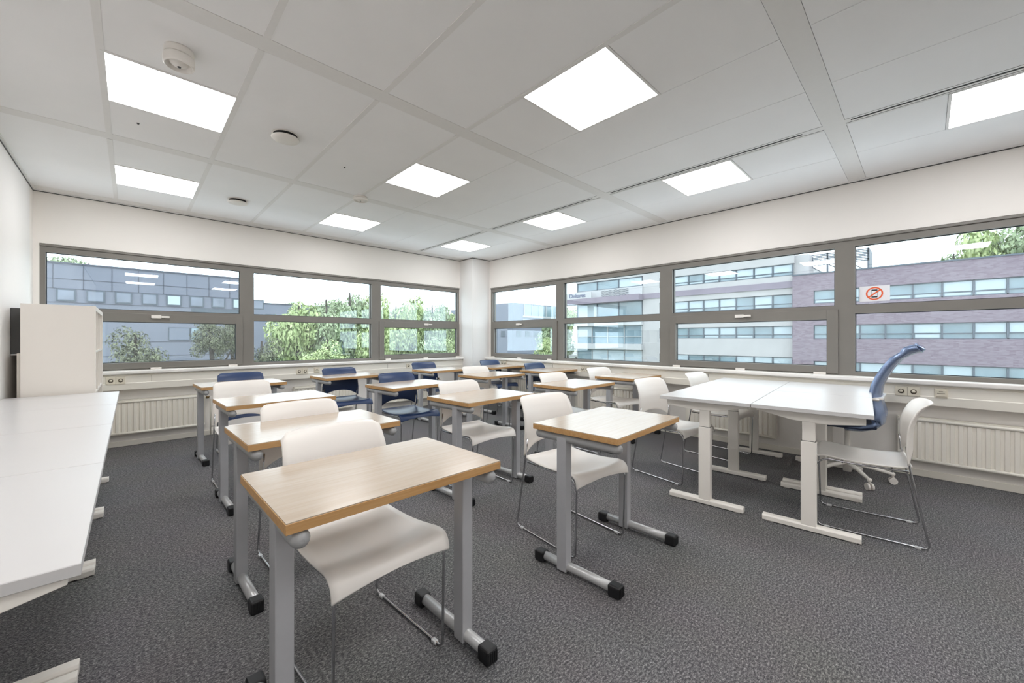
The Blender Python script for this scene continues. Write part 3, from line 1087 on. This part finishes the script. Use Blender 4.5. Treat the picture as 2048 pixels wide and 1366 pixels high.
def sw_seat(u, v):
    y = 0.20 - 0.45 * v
    z = 0.468 - 0.006 * (1 - u * u) - (0.05 * max(0, (v - 0.85) / 0.15) ** 2) + 0.012 * (v < 0.1)
    return (u * (0.235 - 0.03 * (1 - v)), y, z)


m = MB(); m.grid(sw_seat, 14, 16, 0.045); m.build('seat', M['seat_b'], r)
m = MB()
m.tube(fillet([(-0.19, 0.20, 0.72), (-0.235, 0.215, 0.725), (-0.235, -0.0, 0.725)], 0.03), 0.010, 8)
m.build('armrest', M['plastic_w'], r)
m = MB()
m.tube(fillet([(0.19, 0.20, 0.72), (0.235, 0.215, 0.725), (0.235, -0.0, 0.725)], 0.03), 0.010, 8)
m.build('armrest', M['plastic_w'], r)
m = MB(); m.box(-0.212, 0.212, 0.180, 0.240, 0.722, 0.738, 0.004); m.build('back_strap', M['plastic_w'], r)
m = MB(); m.lathe([(0, 0.06), (0.030, 0.06), (0.030, 0.24), (0.020, 0.245), (0.020, 0.44), (0.05, 0.45), (0, 0.45)], 0, 0, 20); m.build('gas_column', M['white_metal'], r)
for k in range(5):
    # casters measured at -146.6 and -74.6 degrees in the room; the root is turned by 180
    a = radians(-146.6 + 72 * k - 180)
    dx, dy = cos(a), sin(a)
    m = MB(); m.tube([(dx * 0.02, dy * 0.02, 0.135), (dx * 0.14, dy * 0.14, 0.118), (dx * 0.29, dy * 0.29, 0.082)], 0.020, 10, r1=0.013, round_cap=True)
    lg = m.build('leg', M['white_metal'], r)
    m = MB()
    cx, cy = dx * 0.295, dy * 0.295
    m.tube([(cx, cy, 0.085), (cx, cy, 0.045)], 0.008, 8)
    px, py = -dy, dx
    for s_ in (-1, 1):
        m.tube([(cx + px * s_ * 0.006, cy + py * s_ * 0.006, 0.027), (cx + px * s_ * 0.022, cy + py * s_ * 0.022, 0.027)], 0.027, 18)
    m.build('caster', M['plastic_w'], lg)

# ------------------------------------------------------------------ no-phone sign on the window (stuck on the inner side of the glass)
r = empty('no_phone_sign', (XB + 0.043, 0.325 * K, kz(1.628)), -pi / 2)
tag(r, 'white sheet with a red ring crossing out a mobile phone, taped to the right window', 'sign')
m = MB(); m.box(-0.106, 0.106, -0.001, 0.0, -0.072, 0.072); pp = m.build('sheet', M['paper'], r)
m = MB()


def ring_y(m, R0, R1, y, n=40, a0=0, a1=2 * pi, sx=1.0):
    bm = m.bm
    vs = []
    for i in range(n + 1):
        a = a0 + (a1 - a0) * i / n
        vs.append((bm.verts.new((R0 * cos(a) * sx, y, R0 * sin(a))), bm.verts.new((R1 * cos(a) * sx, y, R1 * sin(a)))))
    for p, q in zip(vs, vs[1:]):
        bm.faces.new((p[0], q[0], q[1], p[1]))


ring_y(m, 0.049, 0.0605, -0.0022)
c_, s_ = cos(radians(40)), sin(radians(40))
bm = m.bm
hwid = 0.0058
q = [bm.verts.new((x * c_ - z * s_, -0.0024, x * s_ + z * c_)) for x, z in ((-0.051, -hwid), (0.051, -hwid), (0.051, hwid), (-0.051, hwid))]
bm.faces.new(q)
m.build('prohibition_ring', M['orange'], pp)
m = MB()
m.box(-0.021, 0.021, -0.0018, -0.001, 0.026, 0.038, 0.0005, 1); m.box(-0.021, 0.021, -0.0018, -0.001, -0.038, -0.027, 0.0005, 1)
m.box(-0.021, -0.019, -0.0018, -0.001, -0.03, 0.03); m.box(0.019, 0.021, -0.0018, -0.001, -0.03, 0.03)
m.build('phone_symbol', M['ink'], pp)

# ================================================================== outside
GZ = -3.2
m = MB(); m.box(-90, 160, 12, 190, GZ - 0.2, GZ); m.box(12, 160, -60, 12, GZ - 0.2, GZ)
struct(m.build('ground', M['ground']))

# grey clad building opposite the far windows
r = empty('office_building', (0, 45, GZ))
tag(r, 'grey panel-clad building with a row of small square windows beyond the far left window', 'building')
m = MB()
m.box(-30, 8.0, 0, 14, 0, 6.9 - GZ); m.build('wall', M['ext_grey'], r)
m = MB()
for z in (5.73, 5.0, 3.95, 3.05, 0.95, -0.2):
    m.box(-30, 8.0, -0.03, 0.0, z - GZ - 0.02, z - GZ + 0.02)
for i in range(24):
    x = -29 + i * 1.55
    m.box(x - 0.02, x + 0.02, -0.03, 0, 4.98 - GZ, 6.8 - GZ)
m.build('panel_joints', M['joint'], r)
m = MB(); m.box(-30, 8.05, -0.08, 0.2, 6.86 - GZ, 6.97 - GZ); m.build('roof_edge', M['joint'], r)
for i in range(-8, 7):
    x0 = -0.93 + i * 1.555 - 0.0
    f = MB()
    z0, z1 = 4.05 - GZ, 4.97 - GZ
    f.box(x0, x0 + 1.0, -0.10, 0, z0, z1); fo = f.build('window', M['ext_frame'], r)
    p = MB(); p.box(x0 + 0.10, x0 + 0.90, -0.12, -0.095, z0 + 0.1, z1 - 0.1); p.build('pane', M['pale_pane'] if i not in (2, 5) else M['blind'], fo)
for x0, x1, g_ in ((2.32, 3.75, 0), (3.80, 4.60, 1), (-5, -3, 0), (-9, -7.4, 1)):
    f = MB(); f.box(x0, x1, -0.08, 0, 1.08 - GZ, 2.18 - GZ); fo = f.build('window', M['ext_frame'], r)
    p = MB(); p.box(x0 + 0.06, x1 - 0.06, -0.10, -0.075, 1.14 - GZ, 2.12 - GZ); p.build('pane', M['ext_glass'] if g_ else M['ext_grey2'], fo)
f = MB(); f.box(3.85, 7.9, -0.05, 0, 3.45 - GZ, 3.93 - GZ); f.build('dark_band', M['ext_frame'], r)

r = empty('office_building', (14.0, 70, GZ))
tag(r, 'low grey building half hidden by trees in the second far window', 'building')
m = MB(); m.box(-8.0, 12, 0, 12, 0, 6.6 - GZ); m.build('wall', M['ext_grey2'], r)
m = MB(); m.box(-8.1, 12.1, -0.1, 0.2, 6.55 - GZ, 6.7 - GZ); m.build('roof_edge', M['joint'], r)
for k in range(4):
    f = MB(); f.box(0.8 + k * 2.6, 2.2 + k * 2.6, -0.08, 0, 4.1 - GZ, 5.0 - GZ); f.build('window', M['ext_frame'], r)

# grey complex beyond the corner
r = empty('office_building', (52, 54, GZ))
tag(r, 'blue-grey building with white framed glazing beyond the right window at the corner', 'building')
m = MB(); m.box(0, 13, 0.0, 20, 0, 7.6 - GZ); m.box(0.1, 13.2, -0.02, 10, 0, 8.05 - GZ); m.build('wall', M['ext_grey2'], r)
m = MB(); m.box(3.0, 12.6, -0.10, -0.02, 5.6 - GZ, 7.8 - GZ); gl = m.build('glazing', M['ext_glass'], r)
m = MB()
for k in range(5):
    m.box(3.0 + k * 2.1, 3.14 + k * 2.1, -0.2, -0.05, 5.5 - GZ, 7.9 - GZ)
m.box(2.6, 12.8, -0.22, -0.05, 5.35 - GZ, 5.7 - GZ); m.box(2.6, 12.8, -0.22, -0.05, 4.6 - GZ, 4.95 - GZ)
m.build('glazing_frame', M['ext_frame_w'], gl)
for k in range(5):
    f = MB(); f.box(1.0 + k * 2.4, 2.3 + k * 2.4, -0.10, 0, 1.6 - GZ, 2.7 - GZ); f.build('window', M['ext_frame'], r)
for k in range(3):
    f = MB(); f.box(-0.08, 0.0, 2 + k * 2.6, 3.2 + k * 2.6, 1.6 - GZ, 2.7 - GZ); f.build('window', M['ext_frame'], r)

# pale stone building with the sign
r = empty('stone_building', (42, 0, GZ))
tag(r, 'pale stone and glass building with white slabs seen through the middle right windows', 'building')


def fz(z): return z - GZ


m = MB()
y0, y1 = 7.98, 22.23
m.box(0.35, 18, y0, 31.5, 0, fz(8.6))
for a, c in ((7.85, 8.65), (6.28, 6.80), (5.16, 5.72), (2.35, 3.97), (-0.43, 1.23), (-3.2, -1.35)):
    m.box(0, 0.4, y0, 20.3, fz(a), fz(c))
m.box(0, 0.4, 20.3, 22.23, 0, fz(8.65))
m.box(0, 0.4, 22.23, 31.65, fz(8.35), fz(8.65))
m.build('wall', M['stone'], r)
m = MB(); m.box(-0.12, 0.35, y0, 22.2, fz(5.70), fz(6.28)); m.box(-1.0, 0.35, 22.2, 33.7, fz(5.58), fz(6.25)); m.build('mauve_band', M['lav'], r)
m = MB(); m.box(-0.4, 0.35, 22.23, 31.65, fz(2.80), fz(3.26)); m.box(-0.4, 0.35, 22.23, 31.65, fz(-0.07), fz(0.56)); m.box(-0.2, 0.35, 22.23, 31.65, fz(6.25), fz(7.22)); m.build('white_slab', M['slab'], r)


def strip(parent, x, ya, yb_, za, zb_, pitch, fm, seed, lights_=0.6, low=0.3):
    rr = random.Random(seed)
    s_ = MB(); s_.box(x + 0.20, x + 0.30, ya, yb_, fz(za), fz(zb_)); st_ = s_.build('window_strip', M['ext_glass'], parent)
    f = MB()
    n = max(1, int(round((yb_ - ya) / pitch)))
    pw_ = (yb_ - ya) / n
    zm = za + (zb_ - za) * low
    f.box(x + 0.08, x + 0.2, ya, yb_, fz(za), fz(za) + 0.06); f.box(x + 0.08, x + 0.2, ya, yb_, fz(zb_) - 0.06, fz(zb_))
    f.box(x + 0.12, x + 0.2, ya, yb_, fz(zm) - 0.03, fz(zm) + 0.03)
    for i in range(n + 1):
        y = ya + i * pw_
        f.box(x + 0.08, x + 0.2, y - 0.05, y + 0.05, fz(za), fz(zb_))
    f.build('strip_frame', fm, st_)
    bl = MB()
    for i in range(n):
        if rr.random() < lights_:
            bl.box(x + 0.17, x + 0.195, ya + i * pw_ + 0.08, ya + (i + 1) * pw_ - 0.08, fz(zm) + 0.05, fz(zb_) - 0.08)
        if rr.random() < lights_ * 0.7:
            bl.box(x + 0.17, x + 0.195, ya + i * pw_ + 0.12, ya + (i + 1) * pw_ - 0.12, fz(za) + 0.10, fz(zm) - 0.06)
    if len(bl.bm.verts): bl.build('blinds', M['blind'], st_)
    else: bl.bm.free()


strip(r, 0, 8.1, 20.2, 6.82, 7.85, 1.45, M['ext_frame'], 1, 0.8)
strip(r, 0, 8.1, 20.2, 3.97, 5.16, 1.45, M['ext_frame'], 2, 0.7)
strip(r, 0, 8.1, 20.2, 1.23, 2.35, 1.45, M['ext_frame'], 3, 0.35)
strip(r, 0, 8.1, 20.2, -1.35, -0.43, 1.45, M['ext_frame'], 4, 0.4)
strip(r, 0, 22.4, 31.5, 7.25, 8.35, 3.0, M['ext_frame'], 5, 0.7, 0.05)
strip(r, 0, 22.4, 31.5, 3.26, 5.60, 3.0, M['ext_frame'], 6, 0.3, 0.08)
strip(r, 0, 22.4, 31.5, 0.56, 2.80, 2.3, M['ext_frame_w'], 7, 0.1, 0.4)
strip(r, 0, 22.4, 31.5, -3.1, -0.10, 2.3, M['ext_frame_w'], 8, 0.3, 0.5)
m = MB()
for k in range(4):
    pts = [(-0.30, 23.9 + i * 0.09, fz(6.38) + k * 0.21 + 0.055 * sin(i * 0.75)) for i in range(42)]
    m.tube(pts, 0.030, 6)
m.build('wave_emblem', M['ext_frame'], r)
m = MB(); m.box(0.5, 2.5, 7.0, 8.6, fz(6.76), fz(8.6)); m.build('stair_tower', M['stone'], r)

r = empty('building_sign', (41.14, 31.1, 6.65))
tag(r, 'white sign board with blue lettering on the pale building', 'sign')
m = MB(); m.box(-0.12, -0.04, -2.5, 2.5, -0.40, 0.34, 0.02); bd = m.build('board', M['slab'], r)
cu = bpy.data.curves.new('lettering', 'FONT')
cu.body = 'Deltares'
cu.size = 0.80
cu.align_x = 'CENTER'; cu.align_y = 'CENTER'
cu.extrude = 0.012
cu.space_character = 0.92
to = bpy.data.objects.new('lettering_tmp', cu)
C.objects.link(to)
bpy.context.view_layer.update()
me = bpy.data.meshes.new_from_object(to)
bpy.data.objects.remove(to)
me.materials.clear(); me.materials.append(M['sign_blue'])
lo = bpy.data.objects.new('lettering', me)
C.objects.link(lo); lo.parent = bd
lo.rotation_euler = (pi / 2, 0, -pi / 2)
xs = [v.co.x for v in me.vertices]; ys = [v.co.y for v in me.vertices]
lo.scale = (2.5 / (max(xs) - min(xs)), 0.50 / (max(ys) - min(ys)), 1)
lo.location = (-0.145, -0.4, 0.0)

# brick building
r = empty('brick_building', (41.4, 0, GZ))
tag(r, 'mauve brick building with three ribbon window rows opposite the right windows', 'building')
m = MB()
ya_, yb2 = -34, 7.98
m.box(0.35, 8, ya_, 7.97, 0, fz(6.7))
for a, c in ((5.25, 6.7), (2.34, 4.14), (-0.66, 1.19), (-3.2, -1.77)):
    m.box(0, 0.4, ya_, yb2, fz(a), fz(c))
for a, c in ((4.14, 5.25), (1.19, 2.34), (-1.77, -0.66)):
    m.box(0, 0.4, 6.5, yb2, fz(a), fz(c))
m.build('wall', M['brick'], r)
m = MB(); m.box(-0.06, 0.3, ya_, yb2 + 0.05, fz(6.64), fz(6.74)); m.build('roof_edge', M['ext_frame'], r)
strip(r, 0, -33.1, 6.5, 4.14, 5.25, 1.47, M['ext_frame'], 11, 0.75, 0.3)
strip(r, 0, -33.1, 6.5, 1.19, 2.34, 1.47, M['ext_frame'], 12, 0.5, 0.35)
strip(r, 0, -33.1, 6.5, -1.77, -0.66, 1.47, M['ext_frame'], 13, 0.3, 0.15)

r = empty('rooftop_screen', (44, 3.2, 6.74))
tag(r, 'grey louvred steel screen on legs standing on the brick roof', 'roof structure')
m = MB()
for k in range(8):
    m.box(-0.1, 0.0, 0, 4.1, 0.95 + k * 0.13, 1.03 + k * 0.13)
m.box(0, 3, 0, 0.1, 0.0, 2.0); m.build('louvres', M['ext_frame'], r)
for k in range(4):
    m = MB(); m.box(-0.1, 0.05, k * 1.33, k * 1.33 + 0.12, 0, 2.0); m.build('post', M['ext_frame'], r)
m = MB()
for k in range(3):
    m.tube([(0, k * 1.33 + 0.1, 0.1), (0, k * 1.33 + 1.3, 0.95)], 0.04, 6)
m.build('brace', M['ext_frame'], r)

# cars in the far car park
def make_car(pm):
    r = empty('parked_car')
    m = MB()
    m.prism([(-2.1, 0.35), (-2.1, 0.85), (-1.2, 0.95), (-0.6, 1.42), (0.7, 1.45), (1.5, 1.0), (2.1, 0.9), (2.1, 0.35)], 'y', -0.85, 0.85, 0.06); m.build('body', pm, r)
    m = MB(); m.prism([(-1.05, 0.98), (-0.55, 1.36), (0.65, 1.38), (1.3, 1.02)], 'y', -0.87, 0.87); m.build('side_windows', M['car_glass'], r)
    for x in (-1.35, 1.35):
        for y in (-0.8, 0.8):
            m = MB(); m.tube([(x, y - 0.1, 0.32), (x, y + 0.1, 0.32)], 0.32, 16); m.build('wheel', M['black'], r)
    return r


for k, (x, y, a, c, lb) in enumerate(((71, 54.5, 40, 'car_w', 'white car parked beyond the pale building, nearest of the parked cars'), (69.0, 60.5, 40, 'car_d', 'dark car parked left of the white car beyond the corner'), (76, 63, 40, 'car_w', 'white car parked farther back in the car park'))):
    o = make_car(M[c]); o.location = (x, y, GZ); o.rotation_euler = (0, 0, radians(a))
    tag(o, lb, 'car', 'cars in the car park')


# trees
def leaf_mesh(seed, n, blobs, size, flat=0.8):
    rr = random.Random(seed)
    bm = bmesh.new()
    tot = sum(b_[3] ** 2 for b_ in blobs)
    for (cx, cy, cz, R) in blobs:
        for _ in range(int(n * R * R / tot)):
            d = Vector((rr.gauss(0, 1), rr.gauss(0, 1), rr.gauss(0, 1))).normalized()
            rad = R * (0.55 + 0.47 * rr.random() ** 0.6)
            p = Vector((cx, cy, cz)) + Vector((d.x * rad, d.y * rad, d.z * rad * flat))
            nrm = (d + Vector((rr.uniform(-.7, .7), rr.uniform(-.7, .7), rr.uniform(-.3, .9)))).normalized()
            s1 = nrm.cross(Vector((rr.uniform(-1, 1), rr.uniform(-1, 1), 0.3))).normalized()
            s2 = nrm.cross(s1)
            sz = size * rr.uniform(0.6, 1.3)
            vs = [bm.verts.new(p + s1 * a * sz + s2 * b_ * sz) for a, b_ in ((-1, 0), (0, -0.55), (1, 0), (0, 0.55))]
            bm.faces.new(vs)
    me = bpy.data.meshes.new('crown')
    bm.to_mesh(me); bm.free()
    return me


def rblobs(seed, n, R, H):
    rr = random.Random(seed)
    out = [(0, 0, H * 0.5, R * 0.72)]
    for i in range(n):
        a = rr.random() * 2 * pi
        q = rr.random() ** 0.5 * R * 0.72
        out.append((q * cos(a), q * sin(a), H * (0.12 + 0.72 * rr.random()), R * rr.uniform(0.28, 0.48)))
    return out


PROT = {}
for nm, mt, n, sz in (('bright', 'leaf_b', 7000, 0.13), ('mid', 'leaf_m', 7000, 0.13), ('dark', 'leaf_d', 6000, 0.10)):
    for v in range(2):
        me = leaf_mesh(hash_seed := (len(PROT) * 13 + 5), n, rblobs(len(PROT) * 7 + 3, 16, 2.4, 4.6), sz)
        me.materials.append(M[mt])
        PROT[(nm, v)] = me
bm_ = MB(); bm_.tube([(0, 0, 0), (0.05, 0.02, 1.6), (-0.06, 0.0, 3.4), (0.05, 0, 5.0)], 0.16, 8, r1=0.05)
bm_.tube([(0.02, 0, 1.8), (0.6, 0.3, 3.4)], 0.07, 6, r1=0.03); bm_.tube([(0, 0, 2.2), (-0.7, -0.2, 3.8)], 0.07, 6, r1=0.03)
trunk_o = bm_.build('trunk', M['bark']); trunk_me = trunk_o.data
bpy.data.objects.remove(trunk_o)


def tree(x, y, ztop, R, kind, var, label, group, crown_frac=0.75):
    H = ztop - GZ
    r = empty('tree', (x, y, GZ), (x * 7.3 + y) % 6.28)
    tag(r, label, 'tree', group)
    t_ = bpy.data.objects.new('trunk', trunk_me); C.objects.link(t_); t_.parent = r; t_.scale = (1, 1, H / 5.6)
    c = bpy.data.objects.new('crown', PROT[(kind, var)]); C.objects.link(c); c.parent = r
    ch = H * crown_frac
    c.location = (0, 0, H - ch); c.scale = (R / 2.4, R / 2.4, ch / 4.9)
    return r


g1 = 'green trees beyond the second and third far windows'
bright = [(8.6, 31, 4.4, 1.9, 'bright', 0), (10.2, 30, 4.9, 1.9, 'mid', 1), (11.9, 30, 5.6, 1.8, 'mid', 0), (13.6, 30.5, 5.5, 1.8, 'bright', 1), (12.6, 27, 3.2, 1.5, 'bright', 0),
          (15.6, 30, 4.7, 1.9, 'bright', 1), (17.2, 30, 5.4, 1.7, 'bright', 0), (18.8, 29.5, 5.0, 1.8, 'mid', 1), (20.8, 30.0, 4.3, 1.7, 'bright', 1), (9.2, 27, 1.6, 1.6, 'bright', 1), (16.4, 26, 1.9, 1.6, 'mid', 0), (19.2, 26, 1.8, 1.6, 'bright', 0), (22.6, 31, 3.3, 1.8, 'mid', 0)]
names = ['leftmost bright tree in the second far window', 'pale green tree rising over the low grey building', 'tall pale tree in the right half of the second far window', 'tall tree against the mullion of the second far window', 'short bright tree in front of the tall pale ones',
         'yellow-green tree at the left of the third far window', 'tallest bright tree in the third far window', 'green tree in the right half of the third far window', 'rightmost bright tree of the third far window', 'low bushy tree at the foot of the second far window', 'low tree at the foot of the third far window', 'low bright tree at lower right of the third far window', 'green tree at the far right edge of the third far window']
for (x, y, zt, R, kd, v), lb in zip(bright, names):
    tree(x, y, zt, R, kd, v, lb, g1, 0.86)
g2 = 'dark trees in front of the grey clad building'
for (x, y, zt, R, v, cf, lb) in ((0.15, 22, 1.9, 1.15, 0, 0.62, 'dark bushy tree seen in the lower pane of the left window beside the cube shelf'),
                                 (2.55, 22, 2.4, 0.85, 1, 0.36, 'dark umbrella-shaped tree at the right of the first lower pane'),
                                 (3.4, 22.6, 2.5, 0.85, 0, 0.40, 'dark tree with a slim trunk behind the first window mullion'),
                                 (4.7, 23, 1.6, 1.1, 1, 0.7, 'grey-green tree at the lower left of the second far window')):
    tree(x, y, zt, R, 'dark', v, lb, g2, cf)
tree(-6.2, 62, 11.2, 2.6, 'mid', 0, 'tree showing above the grey roof at the far left', 'trees above the roofs')
tree(-3.3, 62, 10.8, 2.4, 'mid', 1, 'tree showing above the grey roof, right of the far left one', 'trees above the roofs')
for i in range(7):
    tree(18 + i * 8.0, 92, 9.3 + (i * 37 % 5) * 0.3, 4.2, 'mid', i % 2, '%s distant tree from the left above the low grey building' % ['first', 'second', 'third', 'fourth', 'fifth', 'sixth', 'seventh'][i], 'distant tree line', 0.7)
tree(54, -1.8, 10.4, 2.8, 'mid', 0, 'tree above the brick roof, left end of the crowns at upper right', 'trees behind the brick roof')
tree(55, -4.4, 12.4, 3.4, 'bright', 1, 'taller tree above the brick roof at upper right', 'trees behind the brick roof')
tree(54, -7.6, 13.0, 3.4, 'mid', 1, 'tree above the brick roof at the right photo edge', 'trees behind the brick roof')
tree(55, 1.9, 9.2, 1.1, 'mid', 1, 'small tree top peeking over the brick roof beside the louvred screen', 'trees behind the brick roof')
tree(43.5, 36.5, 5.2, 2.6, 'mid', 0, 'green tree beside the sign at the end of the pale building', 'trees by the pale building')
tree(40, 34.5, 1.8, 2.0, 'bright', 1, 'low green tree below the sign of the pale building', 'trees by the pale building')
tree(66, 52, 9.2, 2.2, 'bright', 0, 'green tree at the right of the first right window, behind the blue-grey building', 'trees by the pale building')
